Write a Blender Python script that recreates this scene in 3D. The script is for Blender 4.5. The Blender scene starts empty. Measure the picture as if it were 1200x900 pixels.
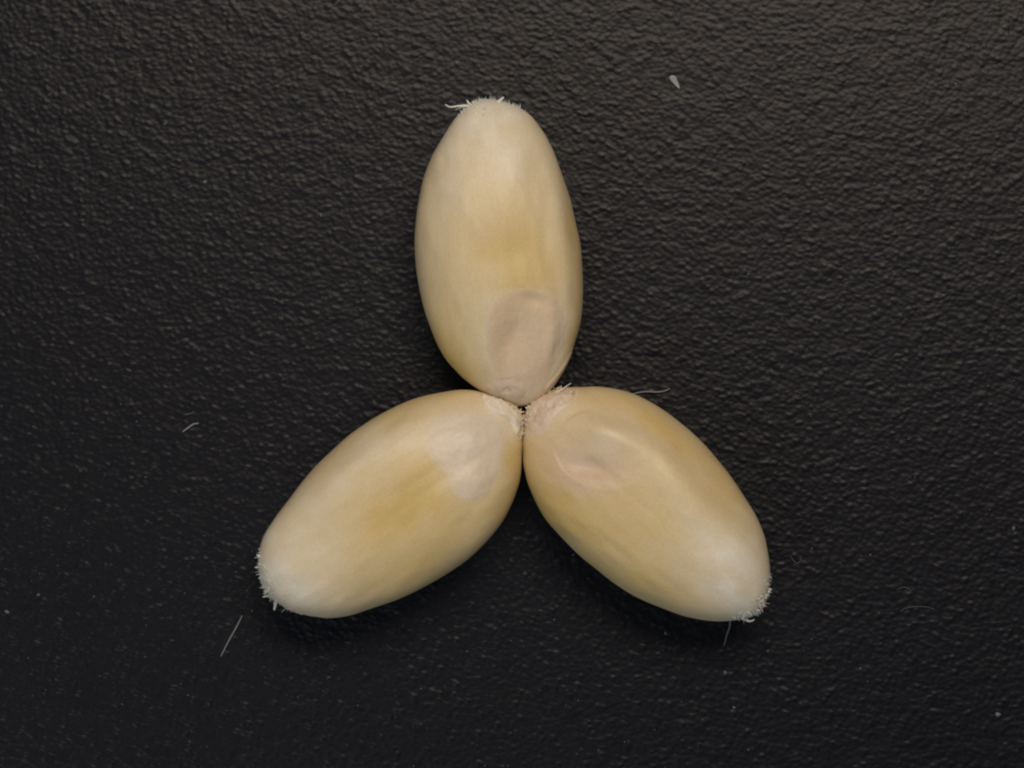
import bpy, math, random
import numpy as np
from mathutils import Vector
random.seed(7)
rng = np.random.default_rng(7)

# ------------------------------------------------------------------ camera, light, exposure
# 100 units = 1200 photo pixels / 12: the frame is 12 units wide (about 22 mm of the real place)
scene = bpy.context.scene
scene.unit_settings.scale_length = 0.00186
CAM_H = 38.0
cam_data = bpy.data.cameras.new("camera")
cam_data.sensor_width = 36.0
cam_data.lens = 36.0 * CAM_H / 12.0
cam_data.clip_start = 0.5
cam_data.clip_end = 500.0
cam_data.dof.use_dof = True
cam_data.dof.focus_distance = CAM_H - 0.7
cam_data.dof.aperture_fstop = 0.11 * 1000 / 1.0
cam = bpy.data.objects.new("camera", cam_data)
cam.location = (0, 0, CAM_H)
scene.collection.objects.link(cam)
scene.camera = cam

world = bpy.data.worlds.new("World")
scene.world = world
world.use_nodes = True
bg = world.node_tree.nodes["Background"]
bg.inputs[0].default_value = (0.72, 0.83, 1.0, 1)
bg.inputs[1].default_value = 0.095


def area_light(name, loc, target, size, power, col):
    d = bpy.data.lights.new(name, 'AREA')
    d.shape = 'DISK'
    d.size = size
    d.energy = power
    d.color = col
    o = bpy.data.objects.new(name, d)
    o.location = loc
    o.rotation_euler = (Vector(target) - Vector(loc)).to_track_quat('-Z', 'Y').to_euler()
    scene.collection.objects.link(o)
    return o


lamp = area_light("ceiling_lamp", (3.8, 19.5, 38), (0, 0, 0.5), 34, 12700, (1.0, 0.905, 0.79))
lamp.data.shape = 'ELLIPSE'
lamp.data.size_y = 15
area_light("room_fill_lamp", (-20, -28, 34), (0, 0, 0.5), 26, 5400, (0.84, 0.92, 1.0))

scene.view_settings.view_transform = 'Standard'
scene.view_settings.look = 'None'
scene.view_settings.exposure = 0.0
scene.view_settings.gamma = 1.0
scene.view_settings.use_curve_mapping = False
scene.cycles.use_denoising = True
scene.cycles.filter_width = 2.2


# ------------------------------------------------------------------ helpers
def px(x, y, z=0.0):
    """a point of the frame (1200 x 900) as a place at height z above the table"""
    k = (CAM_H - z) / CAM_H / 100.0
    return (x - 600.0) * k, (450.0 - y) * k


def mesh_obj(name, verts, faces, mat, parent=None, smooth=True):
    me = bpy.data.meshes.new(name)
    me.from_pydata([tuple(map(float, v)) for v in verts], [], faces)
    me.update()
    me.polygons.foreach_set("use_smooth", [smooth] * len(me.polygons))
    me.materials.append(mat)
    o = bpy.data.objects.new(name, me)
    scene.collection.objects.link(o)
    if parent:
        o.parent = parent
    return o


def tag(o, label=None, cat=None, group=None, kind=None):
    if label: o['label'] = label
    if cat: o['category'] = cat
    if group: o['group'] = group
    if kind: o['kind'] = kind
    return o


def spline(pts, n=8, closed=True):
    p = np.array(pts, float)
    N = len(p)
    out = []
    for i in range(N if closed else N - 1):
        if closed:
            a, b, c, d = p[(i - 1) % N], p[i], p[(i + 1) % N], p[(i + 2) % N]
        else:
            a, b, c, d = p[max(i - 1, 0)], p[i], p[i + 1], p[min(i + 2, N - 1)]
        for k in range(n):
            t = k / n
            out.append(0.5 * ((2 * b) + (-a + c) * t + (2 * a - 5 * b + 4 * c - d) * t * t
                              + (-a + 3 * b - 3 * c + d) * t ** 3))
    if not closed:
        out.append(p[-1])
    return np.array(out)


def signed_dist(P, poly):
    """distance to a closed polygon, positive inside"""
    a = poly
    b = np.roll(poly, -1, 0)
    best = np.full(len(P), 1e9)
    inside = np.zeros(len(P), bool)
    for (ax, ay), (bx, by) in zip(a, b):
        dx, dy = bx - ax, by - ay
        t = np.clip(((P[:, 0] - ax) * dx + (P[:, 1] - ay) * dy) / (dx * dx + dy * dy + 1e-12), 0, 1)
        best = np.minimum(best, np.hypot(P[:, 0] - ax - t * dx, P[:, 1] - ay - t * dy))
        cross = ((ay > P[:, 1]) != (by > P[:, 1])) & (P[:, 0] < (bx - ax) * (P[:, 1] - ay) / (by - ay + 1e-12) + ax)
        inside ^= cross
    return np.where(inside, best, -best)


def smooth01(x):
    x = np.clip(x, 0, 1)
    return x * x * (3 - 2 * x)


def value_noise(P, scale, seed):
    """smooth value noise in 2-D, about -1..1"""
    r = np.random.default_rng(seed).random((256, 256)) * 2 - 1
    q = P * scale
    i = np.floor(q).astype(int)
    f = q - i
    f = f * f * (3 - 2 * f)
    g = lambda a, b: r[(i[:, 0] + a) % 256, (i[:, 1] + b) % 256]
    return (g(0, 0) * (1 - f[:, 0]) + g(1, 0) * f[:, 0]) * (1 - f[:, 1]) + \
           (g(0, 1) * (1 - f[:, 0]) + g(1, 1) * f[:, 0]) * f[:, 1]


def tube(path, radii, sides=5):
    """verts, faces of a tapered tube along 3-D points"""
    path = [Vector(p) for p in path]
    V, F = [], []
    n = len(path)
    for i, p in enumerate(path):
        d = (path[min(i + 1, n - 1)] - path[max(i - 1, 0)]).normalized()
        ref = Vector((0, 0, 1)) if abs(d.z) < 0.9 else Vector((1, 0, 0))
        s = d.cross(ref).normalized()
        t = d.cross(s)
        for k in range(sides):
            a = 2 * math.pi * k / sides
            V.append(p + (s * math.cos(a) + t * math.sin(a)) * radii[i])
    for i in range(n - 1):
        for k in range(sides):
            k2 = (k + 1) % sides
            F.append((i * sides + k, i * sides + k2, (i + 1) * sides + k2, (i + 1) * sides + k))
    F.append(tuple(range(sides)))
    F.append(tuple(range((n - 1) * sides, n * sides))[::-1])
    return V, F


# ------------------------------------------------------------------ materials
class NT:
    def __init__(self, name):
        self.mat = bpy.data.materials.new(name)
        self.mat.use_nodes = True
        self.t = self.mat.node_tree
        self.bsdf = self.t.nodes["Principled BSDF"]

    def n(self, kind, **kw):
        nd = self.t.nodes.new(kind)
        for k, v in kw.items():
            setattr(nd, k, v)
        return nd

    def l(self, a, b):
        self.t.links.new(a, b)

    def mix(self, fac, a, b, mode='MIX'):
        m = self.n("ShaderNodeMix", data_type='RGBA', blend_type=mode)
        for sock, v in ((m.inputs[0], fac), (m.inputs[6], a), (m.inputs[7], b)):
            if hasattr(v, 'node'):
                self.l(v, sock)
            elif isinstance(v, (int, float)):
                sock.default_value = v
            else:
                sock.default_value = (*v, 1)
        return m.outputs[2]


def noise(nt, vec, scale, detail=3, rough=0.55):
    nz = nt.n("ShaderNodeTexNoise")
    nz.inputs["Scale"].default_value = scale
    nz.inputs["Detail"].default_value = detail
    nz.inputs["Roughness"].default_value = rough
    nt.l(vec, nz.inputs["Vector"])
    return nz.outputs[0]


def grain_material(name, sss=0.0):
    nt = NT(name)
    tc = nt.n("ShaderNodeTexCoord")
    mp = nt.n("ShaderNodeMapping")
    mp.inputs["Scale"].default_value = (0.35, 1.6, 1.0)     # streaks along the grain's own length
    nt.l(tc.outputs["Object"], mp.inputs[0])
    at = nt.n("ShaderNodeAttribute", attribute_name="tint")
    sep = nt.n("ShaderNodeSeparateColor")
    nt.l(at.outputs["Color"], sep.inputs[0])
    streak = noise(nt, mp.outputs[0], 5.5, 4)
    speck = noise(nt, tc.outputs["Object"], 34, 3, 0.7)
    blotch = noise(nt, tc.outputs["Object"], 2.6, 3)
    base = nt.mix(blotch, (0.625, 0.465, 0.245), (0.69, 0.54, 0.325))
    c = nt.mix(sep.outputs[1], base, (0.60, 0.415, 0.145))        # amber, glassy starch
    c = nt.mix(sep.outputs[0], c, (0.80, 0.705, 0.555))             # chalky starch, plus highlights painted on a few crests
    c = nt.mix(sep.outputs[2], c, (0.62, 0.445, 0.335))             # germ, pinkish
    ramp = nt.n("ShaderNodeMapRange")
    ramp.inputs[1].default_value = 0.3
    ramp.inputs[2].default_value = 0.7
    ramp.inputs[3].default_value = 0.965
    ramp.inputs[4].default_value = 1.025
    nt.l(streak, ramp.inputs[0])
    grey = nt.n("ShaderNodeCombineColor")
    for k in range(3):
        nt.l(ramp.outputs[0], grey.inputs[k])
    c = nt.mix(1.0, c, grey.outputs[0], 'MULTIPLY')
    sr = nt.n("ShaderNodeMapRange")
    sr.inputs[1].default_value = 0.3
    sr.inputs[2].default_value = 0.7
    sr.inputs[3].default_value = 0.93
    sr.inputs[4].default_value = 1.05
    nt.l(speck, sr.inputs[0])
    g2 = nt.n("ShaderNodeCombineColor")
    for k in range(3):
        nt.l(sr.outputs[0], g2.inputs[k])
    c = nt.mix(1.0, c, g2.outputs[0], 'MULTIPLY')
    nt.l(c, nt.bsdf.inputs["Base Color"])
    b = nt.bsdf
    b.inputs["Roughness"].default_value = 0.44
    b.inputs["Specular IOR Level"].default_value = 0.38
    b.inputs["Subsurface Weight"].default_value = sss
    b.inputs["Subsurface Radius"].default_value = (1.0, 0.55, 0.22)
    b.inputs["Subsurface Scale"].default_value = 0.08
    fine = noise(nt, mp.outputs[0], 26, 4, 0.6)
    bp = nt.n("ShaderNodeBump")
    bp.inputs["Strength"].default_value = 0.15
    bp.inputs["Distance"].default_value = 0.03
    nt.l(fine, bp.inputs["Height"])
    nt.l(bp.outputs[0], b.inputs["Normal"])
    return nt.mat


def simple_material(name, col, rough=0.6, sss=0.0, alpha=1.0):
    nt = NT(name)
    tc = nt.n("ShaderNodeTexCoord")
    f = noise(nt, tc.outputs["Object"], 14, 3)
    c = nt.mix(f, tuple(x * 0.86 for x in col), tuple(min(1, x * 1.1) for x in col))
    nt.l(c, nt.bsdf.inputs["Base Color"])
    nt.bsdf.inputs["Roughness"].default_value = rough
    nt.bsdf.inputs["Specular IOR Level"].default_value = 0.3
    if sss:
        nt.bsdf.inputs["Subsurface Weight"].default_value = sss
        nt.bsdf.inputs["Subsurface Scale"].default_value = 0.05
    nt.bsdf.inputs["Alpha"].default_value = alpha
    return nt.mat


def table_material():
    nt = NT("black_grained_plastic")
    tc = nt.n("ShaderNodeTexCoord")
    big = noise(nt, tc.outputs["Object"], 0.9, 4)
    c = nt.mix(big, (0.0020, 0.0029, 0.0070), (0.0042, 0.0043, 0.0066))
    nt.l(c, nt.bsdf.inputs["Base Color"])
    mr = nt.n("ShaderNodeMapRange")
    mr.inputs[1].default_value = 0.3
    mr.inputs[2].default_value = 0.7
    mr.inputs[3].default_value = 0.37
    mr.inputs[4].default_value = 0.43
    nt.l(noise(nt, tc.outputs["Object"], 7, 4), mr.inputs[0])
    nt.l(mr.outputs[0], nt.bsdf.inputs["Roughness"])
    nt.bsdf.inputs["Specular IOR Level"].default_value = 0.23
    nt.bsdf.inputs["Specular Tint"].default_value = (1.0, 0.93, 0.85, 1)
    bp = nt.n("ShaderNodeBump")
    bp.inputs["Strength"].default_value = 0.12
    bp.inputs["Distance"].default_value = 0.02
    nt.l(noise(nt, tc.outputs["Object"], 24, 3, 0.6), bp.inputs["Height"])
    nt.l(bp.outputs[0], nt.bsdf.inputs["Normal"])
    return nt.mat


M_GRAIN = grain_material("wheat_bran")
M_GERM = grain_material("germ_bran", 0.0)
M_HAIR = simple_material("pale_hair", (0.80, 0.74, 0.65), 0.5, 0.2)
M_TORN = simple_material("torn_bran", (0.72, 0.60, 0.46), 0.6)
M_LINT = simple_material("grey_lint", (0.20, 0.20, 0.20), 0.6)
M_LINT_DIM = simple_material("dim_lint", (0.06, 0.06, 0.065), 0.6)
M_FLAKE = simple_material("white_flake", (0.27, 0.265, 0.26), 0.6)
M_DUST_GLINT = simple_material("dust", (0.17, 0.17, 0.18), 0.6)  # also colours the specks that stand in for glints


# ------------------------------------------------------------------ the table: a moulded leather grain in real relief
def axis(lo, hi, step, far):
    core = np.arange(lo, hi + step / 2, step)
    out = np.geomspace(step, far, 40).cumsum()
    out = out[out < far]
    return np.concatenate([(lo - out)[::-1], core, hi + out])


def pebbles(P, cell, seed):
    """F1 and F2 of scattered pebble centres"""
    r = np.random.default_rng(seed).random((128, 128, 3))
    q = P / cell
    i = np.floor(q).astype(np.int32)
    f1 = np.full(len(P), 9.0)
    f2 = np.full(len(P), 9.0)
    hh = np.zeros(len(P))
    for a in (-1, 0, 1):
        for b in (-1, 0, 1):
            c = i + np.array([a, b])
            j = r[c[:, 0] % 128, c[:, 1] % 128]
            d = np.hypot(c[:, 0] + j[:, 0] - q[:, 0], c[:, 1] + j[:, 1] - q[:, 1])
            near = d < f1
            f2 = np.where(near, f1, np.minimum(f2, d))
            hh = np.where(near, j[:, 2], hh)
            f1 = np.where(near, d, f1)
    return f1, f2, hh


def table_height(P):
    """relief of the moulding: flattened pebbles that lean down to the right, with creases between"""
    w = np.stack([value_noise(P, 2.3, 1), value_noise(P, 2.3, 2)], 1) * 0.05 + \
        np.stack([value_noise(P, 8.0, 3), value_noise(P, 8.0, 4)], 1) * 0.018
    Q = P + w
    ang = math.radians(-20)
    R = np.stack([Q[:, 0] * math.cos(ang) + Q[:, 1] * math.sin(ang),
                  -Q[:, 0] * math.sin(ang) + Q[:, 1] * math.cos(ang)], 1)
    f1, f2, hh = pebbles(R * np.array([0.62, 1.0]), 0.050, 5)
    dome = 1 - smooth01(f1 / 0.95)
    crease = smooth01((f2 - f1) / 0.35)
    h = 0.55 * dome + 0.30 * crease + 0.45 * hh
    h += 0.32 * value_noise(P, 6.0, 6) + 0.22 * value_noise(P, 13.0, 8)
    h += 0.58 * smooth01((hh - 0.72) / 0.28) * dome          # a few pebbles stand proud and catch the light
    return h * 0.0062


xs = axis(-7.2, 7.2, 0.0165, 40.0)
ys = axis(-5.6, 5.6, 0.0165, 40.0)
X, Y = np.meshgrid(xs, ys)
P = np.stack([X.ravel(), Y.ravel()], 1)
Z = table_height(P)
Z -= np.percentile(Z, 97)
co = np.column_stack([P, Z]).astype(np.float32)
nx, ny = len(xs), len(ys)
I = (np.arange(ny - 1)[:, None] * nx + np.arange(nx - 1)[None, :]).ravel()
quads = np.stack([I, I + 1, I + nx + 1, I + nx], 1).astype(np.int32)
me = bpy.data.meshes.new("table_surface")
me.vertices.add(len(co))
me.vertices.foreach_set("co", co.ravel())
me.loops.add(quads.size)
me.loops.foreach_set("vertex_index", quads.ravel())
me.polygons.add(len(quads))
me.polygons.foreach_set("loop_start", np.arange(0, quads.size, 4, dtype=np.int32))
me.polygons.foreach_set("use_smooth", np.ones(len(quads), bool))
me.update(calc_edges=True)
me.validate()
me.materials.append(table_material())
table = bpy.data.objects.new("table_surface", me)
scene.collection.objects.link(table)
table['kind'] = 'structure'
table['label'] = "black plastic tabletop with a fine moulded leather grain"


# ------------------------------------------------------------------ the wheat kernels
Z_EDGE = 0.80            # height of a kernel's widest line above the table


class Kernel:
    def __init__(self, outline, brush_end, germ_end, germ_poly, tints, relief, height, germ_fn, germ_tint, kw=0.13):
        b = np.array(px(*brush_end, Z_EDGE))
        g = np.array(px(*germ_end, Z_EDGE))
        self.mid = (b + g) / 2
        d = g - b
        self.ang = math.atan2(d[1], d[0])
        self.cs, self.sn = math.cos(self.ang), math.sin(self.ang)
        loop = self.local(spline(outline, 10))
        ker = np.exp(-(np.arange(-12, 13) / 3.5) ** 2)
        ker /= ker.sum()
        loop = sum(np.roll(loop, k - 12, 0) * ker[k] for k in range(25))
        i0, i1 = loop[:, 0].argmin(), loop[:, 0].argmax()
        def chain(a, b):
            c = np.roll(loop, -a, 0)[:(b - a) % len(loop) + 1]
            if c[0, 0] > c[-1, 0]:
                c = c[::-1]
            u = np.maximum.accumulate(c[:, 0]) + np.arange(len(c)) * 1e-7
            return u, c[:, 1]
        c1, c2 = chain(i0, i1), chain(i1, i0)
        self.u0, self.u1 = loop[i0, 0], loop[i1, 0]
        if c1[1].mean() > c2[1].mean():
            self.hi, self.lo = c1, c2
        else:
            self.hi, self.lo = c2, c1
        # smoothed extents along the axis (the ends keep their round shape)
        self.germ = self.local(spline(germ_poly, 6))
        self.tints, self.relief, self.H = tints, relief, height
        self.germ_fn, self.germ_tint, self.kw = germ_fn, germ_tint, kw
        uu = np.linspace(self.u0, self.u1, 400)
        self.wmax = ((np.interp(uu, *self.hi) - np.interp(uu, *self.lo)) / 2).max()

    def local(self, pts):
        p = np.array(pts, float)
        k = (CAM_H - Z_EDGE) / CAM_H / 100
        w = np.column_stack([(p[:, 0] - 600) * k, (450 - p[:, 1]) * k]) - self.mid
        return np.column_stack([w[:, 0] * self.cs + w[:, 1] * self.sn, -w[:, 0] * self.sn + w[:, 1] * self.cs])

    def to_photo(self, uv):
        """local (u, v) to frame coordinates"""
        x = uv[:, 0] * self.cs - uv[:, 1] * self.sn + self.mid[0]
        y = uv[:, 0] * self.sn + uv[:, 1] * self.cs + self.mid[1]
        k = (CAM_H - Z_EDGE) / CAM_H / 100
        return np.column_stack([x / k + 600, 450 - y / k])

    def cv(self, u):
        hi, lo = np.interp(u, *self.hi), np.interp(u, *self.lo)
        return (hi + lo) / 2, np.maximum((hi - lo) / 2, 1e-4)

    def surf(self, u, phi):
        """the plain body: u along the axis, phi round it (pi/2 = up)"""
        c, w = self.cv(u)
        r = w / self.wmax
        s = (u - self.u0) / (self.u1 - self.u0)
        top = self.H * r ** 0.85 * (1.0 - 0.16 * smooth01((s - 0.55) / 0.45))
        bot = (Z_EDGE - 0.005) * r ** 0.5
        sp, cp = np.sin(phi), np.cos(phi)
        up = sp > 0
        crease = np.exp(-((cp) / 0.16) ** 2) * 0.32 * bot * (r > 0.2)
        z = np.where(up, top * np.abs(sp) ** 0.92, -(bot * np.abs(sp) ** 0.8 - np.where(up, 0, crease) * (np.abs(sp) > 0.5)))
        return np.column_stack([u, c + w * cp, Z_EDGE + z])

    def normal(self, u, phi):
        e = 1e-3
        du = self.surf(np.clip(u + e, self.u0, self.u1), phi) - self.surf(np.clip(u - e, self.u0, self.u1), phi)
        dp = self.surf(u, phi + e) - self.surf(u, phi - e)
        n = np.cross(dp, du)
        return n / (np.linalg.norm(n, axis=1, keepdims=True) + 1e-12)

    def relief_at(self, S):
        """bumps and hollows of the body, by place on the upper side"""
        ph = self.to_photo(S[:, :2])
        up = smooth01((S[:, 2] - Z_EDGE) / 0.25)
        d = np.zeros(len(S))
        for (cx, cy, rx, ry, a, h) in self.relief:
            d += h * blob(ph, cx, cy, rx, ry, a)
        d *= up
        d += 0.012 * value_noise(S[:, :2] * np.array([0.5, 1.0]) + 20, 3.4, 21) * up
        d += 0.005 * value_noise(S[:, :2] * np.array([0.4, 1.3]) + 20, 9.0, 22)
        return d

    def tint_at(self, S):
        ph = self.to_photo(S[:, :2])
        t = np.zeros((len(S), 4), np.float32)
        t[:, 3] = 1
        wob = np.column_stack([value_noise(ph, 0.03, 31), value_noise(ph, 0.03, 32)]) * 9
        for (ch, cx, cy, rx, ry, a, h) in self.tints:
            t[:, ch] += h * blob(ph + wob, cx, cy, rx, ry, a)
        t[:, 0] *= 1 + 0.35 * value_noise(ph, 0.045, 33) + 0.18 * value_noise(ph, 0.11, 34)
        t[:, 1] *= 1 + 0.25 * value_noise(ph, 0.05, 35)
        return np.clip(t, 0, 1)

    def colour(self, o, t):
        at = o.data.color_attributes.new("tint", 'FLOAT_COLOR', 'POINT')
        at.data.foreach_set("color", np.clip(t, 0, 1).astype(np.float32).ravel())

    def build(self, label):
        root = bpy.data.objects.new("wheat_kernel", None)
        root.empty_display_size = 0.2
        scene.collection.objects.link(root)
        root.location = (self.mid[0], self.mid[1], 0)
        root.rotation_euler = (0, 0, self.ang)
        tag(root, label, "wheat grain", "wheat kernels laid out as a star")
        self.root = root
        NU, NP = 230, 168
        k = np.linspace(0.012, math.pi - 0.012, NU)
        us = (self.u0 + self.u1) / 2 - np.cos(k) * (self.u1 - self.u0) / 2
        phis = np.arange(NP) * 2 * math.pi / NP
        U, PH = np.meshgrid(us, phis, indexing='ij')
        U, PH = U.ravel(), PH.ravel()
        S = self.surf(U, PH)
        N = self.normal(U, PH)
        d = self.relief_at(S)
        sd = signed_dist(S[:, :2], self.germ)
        up = S[:, 2] > Z_EDGE
        d += np.where(up, -0.15 * smooth01((sd - 0.05) / 0.12), 0)                      # the socket under the germ
        S2 = S + N * d[:, None]
        V = list(S2)
        F = []
        for i in range(NU - 1):
            for j in range(NP):
                j2 = (j + 1) % NP
                F.append((i * NP + j, i * NP + j2, (i + 1) * NP + j2, (i + 1) * NP + j))
        F = [f[::-1] for f in F]
        a, b = len(V), len(V) + 1
        V.append(S2[:NP].mean(0)); V.append(S2[-NP:].mean(0))
        for j in range(NP):
            j2 = (j + 1) % NP
            F.append((a, j, j2)); F.append((b, (NU - 1) * NP + j2, (NU - 1) * NP + j))
        body = mesh_obj("seed_coat", V, F, M_GRAIN, root)
        tt = self.tint_at(np.vstack([S, V[a], V[b]]))
        self.colour(body, tt)
        # the germ: a shield set into the socket
        g = self.patch("germ", self.germ, lambda e, q: self.germ_fn(e, q), M_GERM, self.germ_tint, self.kw)
        return root

    def patch(self, name, poly, fn, mat, tint, kw, rings=40, ragged=0.0, seed=1):
        """a shield of its own that follows the body; fn(edge distance, frame place) gives its height over the body"""
        c = poly.mean(0)
        n = len(poly)
        if ragged:
            r = np.random.default_rng(seed)
            poly = c + (poly - c) * (1 + ragged * r.normal(size=(n, 1)))
        V2 = [c]
        for i in range(1, rings + 1):
            V2 += list(c + (poly - c) * (i / rings) ** 0.8)
        V2 = np.array(V2)
        u = np.clip(V2[:, 0], self.u0 + 0.004, self.u1 - 0.004)
        cc, w = self.cv(u)
        phi = np.arccos(np.clip((V2[:, 1] - cc) / w, -0.995, 0.995))
        S = self.surf(u, phi)
        N = self.normal(u, phi)
        e = np.maximum(signed_dist(V2, poly), 0)
        ph = self.to_photo(V2)
        h = fn(e, ph) + self.relief_at(S)
        S2 = S + N * h[:, None]
        F = [(0, 1 + k, 1 + (k + 1) % n) for k in range(n)]
        for i in range(rings - 1):
            for k in range(n):
                a, b = 1 + i * n + k, 1 + i * n + (k + 1) % n
                F.append((a, a + n, b + n, b))
        o = mesh_obj(name, S2, F, mat, self.root)
        # faces point up
        me = o.data
        if sum(p.normal.z for p in me.polygons) < 0:
            me.flip_normals()
        t = self.tint_at(S)
        k = smooth01(e / kw)
        for ch in range(3):
            t[:, ch] = t[:, ch] * (1 - 0.35 * k) + tint[ch] * k + (tint[3] * blob_ring(e) if ch == 0 else 0)
        self.colour(o, t)
        return o

    def scale(self, poly, fn, seed, tint):
        return self.patch("papery_scale", self.local(spline(poly, 5)), fn, M_GERM, tint, 0.035, 26, 0.06, seed)

    def hairs(self, arc, n, length, seed, spread=0.5, z=(0.15, 0.95), out_bias=None):
        """the brush: short pale hairs on the blunt end, along frame points of the rim"""
        r = np.random.default_rng(seed)
        u = self.u0 + 0.004 + 0.20 * r.random(n) ** 3.6
        phi = r.uniform(-0.5, math.pi + 0.5, n)
        S, N = self.surf(u, phi), self.normal(u, phi)
        N *= np.sign((N * (S - np.array([self.u0 + 0.8, 0, Z_EDGE]))).sum(1))[:, None]
        dense = r.random(24) ** 1.5                          # matted here, thin there
        tuft = r.normal(size=(24, 3)) * spread               # neighbouring hairs lean together
        V, F = [], []
        for k in range(n):
            cell = int((phi[k] + 0.5) * 5.6 + 0.8 * u[k] / 0.05) % 24
            if r.random() > 0.25 + dense[cell]:
                continue
            d = N[k] * 0.10 + np.array([-0.60, 0, 0.0]) + tuft[cell] + r.normal(size=3) * 0.30
            d /= np.linalg.norm(d)
            L = length * (0.35 + 1.1 * r.random() ** 2) * (1.6 if r.random() < 0.03 else 1.0)
            bend = r.normal(size=3) * 0.3 * L
            root = S[k] - N[k] * 0.012
            clump = k % 80 == 0
            if clump:
                L = length * r.uniform(0.9, 1.6)
                bend *= 0.35
            path = [root + d * (L * f) + bend * f * f for f in (0, .25, .5, .75, 1)]
            rad = r.uniform(0.011, 0.018) if clump else r.uniform(0.0028, 0.0055)
            v, f_ = tube(path, [rad, rad, rad * .85, rad * .6, rad * .25], 4)
            o = len(V)
            V += v
            F += [tuple(x + o for x in ff) for ff in f_]
        b = mesh_obj("brush", V, F, M_HAIR, self.root)
        b['kind'] = 'stuff'
        return b

    def frays(self, pts, n, length, seed):
        """torn bran fibres along a line of frame points on the germ end"""
        r = np.random.default_rng(seed)
        q = self.local(spline(pts, 12, closed=False))
        V, F = [], []
        for k in range(n):
            i = r.integers(1, len(q) - 1)
            p = q[i] + r.normal(size=2) * 0.025
            u = np.clip(p[0], self.u0 + 0.01, self.u1 - 0.012)
            c, w = self.cv(np.array([u]))
            phi = np.arccos(np.clip((p[1] - c) / w, -0.99, 0.99))
            S, N = self.surf(np.array([u]), phi)[0], self.normal(np.array([u]), phi)[0]
            d = N * r.uniform(0.1, 0.5) + r.normal(size=3) * 0.6 + np.array([0.35, 0, 0])
            d /= np.linalg.norm(d)
            L = length * r.uniform(0.4, 1.4)
            bend = r.normal(size=3) * 0.25 * L
            rad = r.uniform(0.006, 0.013)
            v, f_ = tube([S - N * 0.004 + d * L * f + bend * f * f for f in (0, .35, .7, 1)], [rad, rad, rad * .7, rad * .2], 4)
            o = len(V)
            V += v
            F += [tuple(x + o for x in ff) for ff in f_]
        b = mesh_obj("torn_fibres", V, F, M_TORN, self.root)
        b['kind'] = 'stuff'
        return b

    def hair(self, pts, z, rad, mat=None, name="hair"):
        q = self.local(spline(pts, 6, closed=False))
        n = len(q)
        path = [(p[0], p[1], z[0] + (z[1] - z[0]) * i / (n - 1)) for i, p in enumerate(q)]
        v, f = tube(path, [rad * (1 - 0.6 * (i / (n - 1)) ** 2) for i in range(n)], 6)
        return mesh_obj(name, v, f, mat or M_HAIR, self.root)


def blob(ph, cx, cy, rx, ry, a):
    """soft oval in frame coordinates, turned by a degrees (clockwise in the frame)"""
    t = math.radians(a)
    dx, dy = ph[:, 0] - cx, ph[:, 1] - cy
    x = (dx * math.cos(t) + dy * math.sin(t)) / rx
    y = (-dx * math.sin(t) + dy * math.cos(t)) / ry
    return np.exp(-(x * x + y * y))


def wrinkle(ph, amp):
    return amp * (value_noise(ph, 0.13, 41) + 0.6 * value_noise(ph, 0.31, 42))


def SEAM(e):
    """a skin-thin step at the rim, so the shield grows out of the coat"""
    return 0.0008 + 0.003 * smooth01(e / 0.12)


def blob_ring(e):
    return np.exp(-((e - 0.065) / 0.035) ** 2)


# ---- the upper kernel
top_outline = [(573, 117), (590, 119), (611, 127), (627, 141), (644, 167), (655, 195), (667, 230), (676, 265), (681, 295),
               (683, 327), (683, 350), (680, 380), (672, 408), (662, 432), (648, 454), (632, 468), (608, 477), (586, 470),
               (566, 460), (548, 447), (527, 427), (511, 401), (497, 362), (489, 327), (486, 295), (487, 265), (493, 221),
               (506, 183), (527, 148), (540, 132), (553, 121)]
top_germ = [(571, 436), (563, 411), (564, 373), (574, 352), (595, 339), (618, 334), (641, 339), (657, 351), (665, 369),
            (666, 392), (659, 418), (647, 438), (636, 454), (616, 465), (594, 462), (579, 450)]


def top_germ_fn(e, ph):
    w = smooth01(e / 0.20)
    h = SEAM(e)
    h -= 0.100 * blob(ph, 603, 398, 19, 34, 14) * w
    h -= 0.030 * blob(ph, 626, 352, 18, 10, 10) * w
    h += 0.040 * blob(ph, 643, 398, 11, 42, 8) * w
    h += wrinkle(ph, 0.003)
    return h


k_top = Kernel(top_outline, (566, 117), (606, 477), top_germ,
               tints=[(0, 608, 462, 40, 16, 0, 0.35), (2, 610, 455, 40, 20, 0, 0.3), (0, 572, 118, 45, 18, 0, 0.5), (0, 570, 130, 75, 60, 0, 0.70), (0, 600, 196, 26, 30, 0, 0.45), (0, 530, 220, 30, 70, 8, 0.30),  # includes a soft highlight painted as chalk on the upper back
                      (0, 652, 250, 14, 70, -8, 0.30), (0, 560, 330, 28, 60, 0, 0.12), (0, 648, 395, 13, 44, 8, 0.65), (0, 576, 350, 12, 30, 25, 0.22),  # the germ ridge is painted paler, as if lit from the right
                      (1, 605, 300, 44, 40, 0, 0.65), (1, 590, 330, 90, 110, 0, 0.25), (1, 520, 420, 26, 50, -25, 0.85), (1, 545, 445, 30, 20, 30, 0.5),
                      (1, 672, 330, 10, 80, -3, 0.45), (1, 665, 240, 12, 60, -10, 0.3)],
               relief=[(600, 196, 20, 26, 0, 0.030), (655, 270, 12, 90, -8, 0.035), (605, 300, 40, 30, 0, -0.040),
                       (540, 250, 26, 80, 8, 0.02)],
               height=0.74, germ_fn=top_germ_fn, germ_tint=(0.0, 0.0, 0.48, 0.12))
k_top.build("upper upright wheat kernel with one hair curling left off its pale tip")
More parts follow.
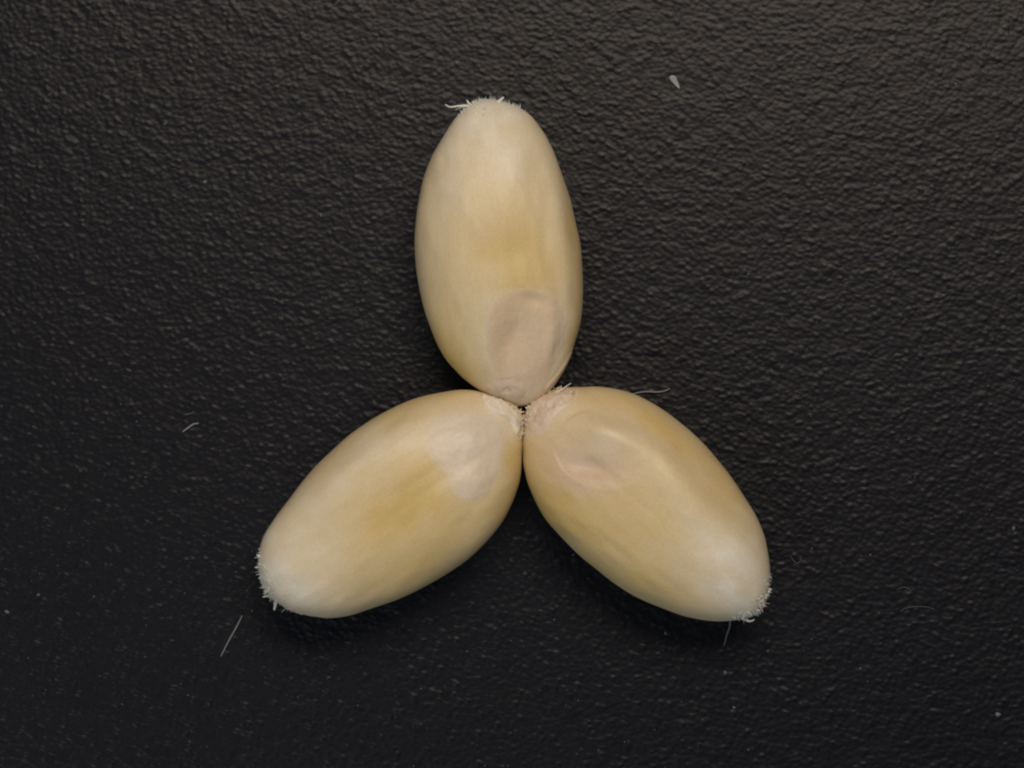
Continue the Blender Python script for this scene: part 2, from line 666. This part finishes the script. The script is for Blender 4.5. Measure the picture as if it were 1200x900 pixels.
k_top.scale([(569, 448), (586, 444), (605, 445), (618, 451), (617, 463), (606, 472), (594, 468), (580, 464), (568, 457)],
            lambda e, ph: SEAM(e) + 0.014 * smooth01(e / 0.08) + wrinkle(ph, 0.005) - 0.03 * blob(ph, 594, 458, 3.5, 3, 0), 3, (0.2, 0, 0.5, 0))
k_top.scale([(670, 408), (673, 409), (664, 428), (655, 442), (645, 454), (636, 462), (640, 450), (652, 436), (662, 420)],
            lambda e, ph: SEAM(e) + 0.010 * smooth01(e / 0.03), 6, (0.3, 0, 0.3, 0))
k_top.hairs([(541, 132), (550, 122), (573, 117), (592, 119), (606, 125)], 1100, 0.034, 1, 0.5)
k_top.hair([(556, 130), (548, 125), (538, 125), (528, 126), (522, 123)], (0.95, 0.85), 0.013)
k_top.hair([(556, 127), (550, 122), (547, 118)], (0.95, 0.9), 0.012)
k_top.hair([(560, 128), (551, 127), (541, 126), (534, 129)], (0.90, 0.82), 0.010)
k_top.hair([(580, 124), (586, 119), (590, 115)], (0.95, 0.9), 0.022)
k_top.hair([(560, 126), (563, 119), (562, 116)], (0.9, 0.85), 0.014)

# ---- the left kernel
left_outline = [(613, 487), (600, 470), (586, 464), (567, 459), (540, 457), (513, 460), (487, 467), (460, 478), (433, 493), (407, 512), (383, 533),
                (360, 558), (340, 583), (320, 610), (307, 633), (302, 657), (307, 682), (317, 699), (330, 709), (347, 718),
                (377, 724), (407, 722), (433, 714), (467, 702), (497, 688), (523, 673), (547, 657), (567, 638), (587, 615),
                (603, 583), (610, 557), (612, 530), (613, 505)]
left_germ = [(500, 494), (518, 482), (546, 477), (574, 481), (594, 502), (594, 533), (586, 562), (571, 583), (548, 590),
             (531, 578), (522, 557), (508, 542), (495, 520)]


def left_germ_fn(e, ph):
    w = smooth01(e / 0.10)
    h = SEAM(e) + 0.062 * blob(ph, 550, 514, 27, 24, 20) * w
    h += 0.040 * blob(ph, 557, 560, 17, 16, 0) * w
    h += wrinkle(ph, 0.003) * w
    return h


k_left = Kernel(left_outline, (309, 690), (613, 490), left_germ,
                tints=[(0, 594, 484, 30, 22, 40, 0.55), (0, 308, 682, 12, 36, -28, 0.6), (0, 318, 665, 50, 70, -30, 0.70), (0, 430, 545, 90, 22, -35, 0.40), (0, 550, 520, 40, 40, 0, 0.40),
                       (0, 360, 700, 60, 20, 10, 0.25), (0, 375, 620, 40, 45, -35, 0.25),
                       (1, 470, 600, 150, 80, -33, 0.25), (1, 466, 592, 72, 38, -33, 0.80), (1, 505, 568, 34, 24, -30, 0.30), (1, 520, 640, 60, 22, -33, 0.35),
                       (1, 600, 560, 14, 60, 15, 0.65), (1, 500, 470, 70, 12, -18, 0.45), (1, 440, 690, 70, 18, -20, 0.35)],
                relief=[(430, 540, 90, 18, -36, 0.045), (470, 592, 78, 34, -33, -0.045),
                        (345, 650, 30, 40, -35, 0.02), (575, 590, 40, 14, -60, 0.02)],
                height=0.74, germ_fn=left_germ_fn, germ_tint=(0.56, 0.0, 0.36, 0.0), kw=0.12)
k_left.build("lower left wheat kernel with raised pale germ and yellow hollow in its middle")
k_left.scale([(562, 464), (574, 463), (588, 469), (601, 477), (609, 487), (611, 499), (611, 509), (604, 508), (597, 493),
              (581, 486), (569, 476)],
             lambda e, ph: SEAM(e) + 0.034 * smooth01(e / 0.03) + wrinkle(ph, 0.013) * smooth01(e / 0.04), 4, (0.8, 0, 0.25, 0))
k_left.frays([(574, 464), (590, 470), (602, 478), (610, 488), (611, 500), (611, 512)], 90, 0.055, 11)
k_left.hairs([(302, 640), (302, 657), (307, 682), (317, 699), (328, 709)], 1300, 0.036, 2, 0.5)
k_left.hair([(325, 700), (323, 708), (321, 715)], (0.85, 0.75), 0.024)
k_left.hair([(318, 697), (313, 698), (308, 700)], (0.85, 0.75), 0.018)
k_left.hair([(308, 662), (304, 664), (299, 665)], (0.85, 0.8), 0.016)

# ---- the right kernel
right_outline = [(614, 500), (614, 487), (619, 475), (632, 464), (656, 456), (690, 453), (724, 456), (754, 466), (784, 485), (814, 509),
                 (841, 538), (863, 568), (886, 604), (898, 636), (902, 664), (901, 687), (895, 706), (880, 722), (852, 728),
                 (822, 726), (792, 719), (758, 705), (727, 689), (697, 666), (671, 643), (648, 619), (629, 592),
                 (617, 562), (613, 540), (612, 517)]
right_germ = [(648, 506), (670, 484), (704, 476), (738, 486), (760, 507), (765, 528), (757, 554), (738, 568), (712, 575),
              (682, 570), (657, 555), (644, 532)]


def right_germ_fn(e, ph):
    w = smooth01(e / 0.07)
    h = SEAM(e) + 0.105 * blob(ph, 708, 508, 34, 14, 20) * w
    h -= 0.095 * blob(ph, 690, 546, 30, 13, 10) * w
    h += wrinkle(ph, 0.002) * w
    return h


k_right = Kernel(right_outline, (894, 716), (614, 487), right_germ,
                 tints=[(0, 640, 478, 34, 24, -30, 0.50), (0, 888, 715, 14, 36, 50, 0.6), (0, 850, 665, 55, 48, 40, 0.80), (0, 885, 705, 50, 50, 0, 0.4), (0, 718, 508, 50, 19, 24, 0.38), (2, 684, 544, 46, 24, 8, 1.0), (2, 640, 485, 24, 24, 0, 0.4),  # includes a pale patch painting light on the germ's bulge
                        (0, 800, 590, 70, 22, 42, 0.22),
                        (1, 720, 590, 160, 110, 40, 0.40), (1, 700, 620, 75, 40, 38, 0.45), (1, 770, 500, 60, 14, 35, 0.65), (1, 635, 570, 26, 50, -20, 0.75),
                        (1, 850, 570, 14, 50, -30, 0.35), (1, 780, 690, 60, 20, 22, 0.45)],
                 relief=[(795, 572, 95, 18, 44, 0.06), (770, 530, 50, 12, 40, 0.02), (710, 610, 70, 30, 35, -0.02),
                         (850, 655, 26, 22, 30, 0.02)],
                 height=0.76, germ_fn=right_germ_fn, germ_tint=(0.0, 0.0, 0.10, 0.06))
k_right.build("lower right wheat kernel whose fuzzy white tip trails a thin hair downwards")
k_right.scale([(616, 487), (621, 476), (634, 465), (650, 459), (664, 456), (675, 461), (675, 471), (658, 481), (645, 494), (641, 508),
               (630, 512), (619, 505)],
              lambda e, ph: SEAM(e) + 0.012 * smooth01(e / 0.08) + wrinkle(ph, 0.017) * smooth01(e / 0.05), 5, (0.40, 0, 0.5, 0))
k_right.hair([(652, 461), (660, 455), (669, 449)], (1.0, 0.9), 0.007)
k_right.frays([(615, 506), (616, 490), (622, 476), (635, 464), (652, 458), (668, 456), (676, 466)], 90, 0.050, 12)
k_right.hairs([(902, 668), (901, 687), (895, 706), (880, 722), (852, 728)], 1400, 0.040, 3, 0.55)
k_right.hair([(856, 722), (857, 736), (855, 748), (853, 763)], (0.75, 0.10), 0.010, M_LINT)
k_right.hair([(868, 724), (878, 728), (884, 726)], (0.8, 0.8), 0.012)
k_right.hair([(892, 700), (900, 694), (902, 690)], (0.85, 0.8), 0.018)


# ------------------------------------------------------------------ lint, flakes, dust and painted glints on the table
def fibre(name, pts, rad, label, cat, mat, z=0.012, lift=0.0):
    q = spline(pts, 6, closed=False)
    n = len(q)
    base = px(*q[n // 2])
    path = []
    for i, p in enumerate(q):
        x, y = px(*p)
        path.append((x - base[0], y - base[1], z + lift * math.sin(math.pi * i / (n - 1))))
    v, f = tube(path, [rad * (0.55 + 0.45 * math.sin(math.pi * min(1, (i + 1) / (n * 0.4)) / 2)) * (1 - 0.4 * (i / n) ** 3)
                       for i in range(n)], 6)
    o = mesh_obj(name, v, f, mat)
    o.location = (base[0], base[1], 0)
    return tag(o, label, cat, "loose lint on the black tabletop")


fibre("lint_fibre", [(284, 721), (277, 735), (268, 751), (259, 769)], 0.0095,
      "straight pale fibre lying on the table below the left kernel's tip", "fibre", M_LINT)
fibre("lint_fibre", [(214, 506), (221, 501), (227, 497), (233, 496)], 0.012,
      "short slanting grey fibre on the table left of the left kernel", "fibre", M_LINT)
fibre("lint_fibre", [(216, 486), (222, 485), (228, 483)], 0.011,
      "tiny faint fibre just above the short slanting grey one", "fibre", M_LINT_DIM)
fibre("lint_fibre", [(926, 651), (929, 656), (934, 660), (938, 657), (938, 651)], 0.008,
      "little curled grey fibre on the table right of the right kernel", "fibre", M_LINT_DIM)
fibre("lint_fibre", [(1055, 717), (1060, 713), (1072, 711), (1084, 711), (1095, 714)], 0.007,
      "faint arched fibre on the table at the lower right", "fibre", M_LINT_DIM)
fibre("lint_fibre", [(741, 462), (749, 460), (758, 459), (770, 459.5), (779, 458), (785, 455.5)], 0.011,
      "pale hair sticking out from behind the right kernel's upper edge", "fibre", M_LINT, 0.02, 0.02)
fibre("lint_fibre", [(391, 7), (396, 3), (401, 0)], 0.010,
      "short fibre at the far top edge of the table view", "fibre", M_LINT_DIM)
fibre("lint_fibre", [(1051, 691), (1060, 688), (1068, 693)], 0.006,
      "very faint short fibre above the arched one at lower right", "fibre", M_LINT_DIM)

# the white flake at the upper right: a thin wedge of husk
ring = spline([(784, 90), (788, 88), (792, 90), (795, 97), (797, 104), (794, 103), (789, 98), (785, 94)], 4)
c0 = np.array(px(790, 96))
low, high = [], []
for i, p in enumerate(ring):
    x, y = px(*p)
    low.append((x - c0[0], y - c0[1], 0.0))
    high.append(((x - c0[0]) * .93, (y - c0[1]) * .93, 0.022 + 0.02 * (p[1] < 94) + 0.006 * math.sin(i * 1.9)))
n = len(ring)
F = [(i, (i + 1) % n, n + (i + 1) % n, n + i) for i in range(n)] + [tuple(range(n, 2 * n)), tuple(range(n))[::-1]]
fl = mesh_obj("husk_flake", low + high, F, M_FLAKE, smooth=False)
fl.location = (c0[0], c0[1], 0)
tag(fl, "small white wedge of husk on the table at the upper right", "flake")

# specks of dust, and pale ones painted in for glints: too many and too small to count
known = [(73, 68, 1.5), (223, 72, 1.4), (193, 145, 1.8), (240, 213, 1.8), (376, 252, 1.4), (8, 717, 2.4), (1188, 619, 2.8), (900, 763, 2.0),
         (850, 788, 2.0), (1170, 837, 3.0), (780, 742, 2.0), (805, 617, 1.5), (860, 829, 1.4), (1008, 783, 1.6), (1020, 650, 1.2),
         (535, 73, 1.5), (877, 321, 1.5), (45, 697, 1.8), (110, 699, 1.6), (672, 650, 1.4), (1120, 98, 1.4)]
V, Fc = [], []
specks = [(x, y, r * 0.0100) for x, y, r in known]
for k in range(900):  # fine pale specks, painted in for glints off the grain
    specks.append((random.uniform(-40, 1240), random.uniform(-40, 940), 0.0025 + 0.006 * random.random() ** 4))
for k in range(90):
    specks.append((random.uniform(-40, 1240), random.uniform(420, 940), random.uniform(0.005, 0.009)))
for x, y, r in specks:
    cx, cy = px(x, y)
    o = len(V)
    pts = [(1, 0, 0), (0.4, .9, 0), (-.6, .7, 0), (-1, -.1, 0), (-.3, -.9, 0), (.7, -.7, 0), (.1, 0, .9)]
    a = random.uniform(0, 6.3)
    sx = random.uniform(.6, 1.5)
    zz = float(table_height(np.array([[cx, cy]]))[0]) * 0 - 0.003
    for (p, q, w) in pts:
        p, q = p * sx * random.uniform(.7, 1.2), q * random.uniform(.7, 1.2)
        V.append((cx + r * (p * math.cos(a) - q * math.sin(a)), cy + r * (p * math.sin(a) + q * math.cos(a)), zz + r * w))
    for k in range(6):
        Fc.append((o + k, o + (k + 1) % 6, o + 6))
    Fc.append(tuple(o + k for k in range(6))[::-1])
dust = mesh_obj("dust_and_glints", V, Fc, M_DUST_GLINT, smooth=False)
tag(dust, "scattered pale dust specks and painted glints on the black tabletop", "dust", kind="stuff")
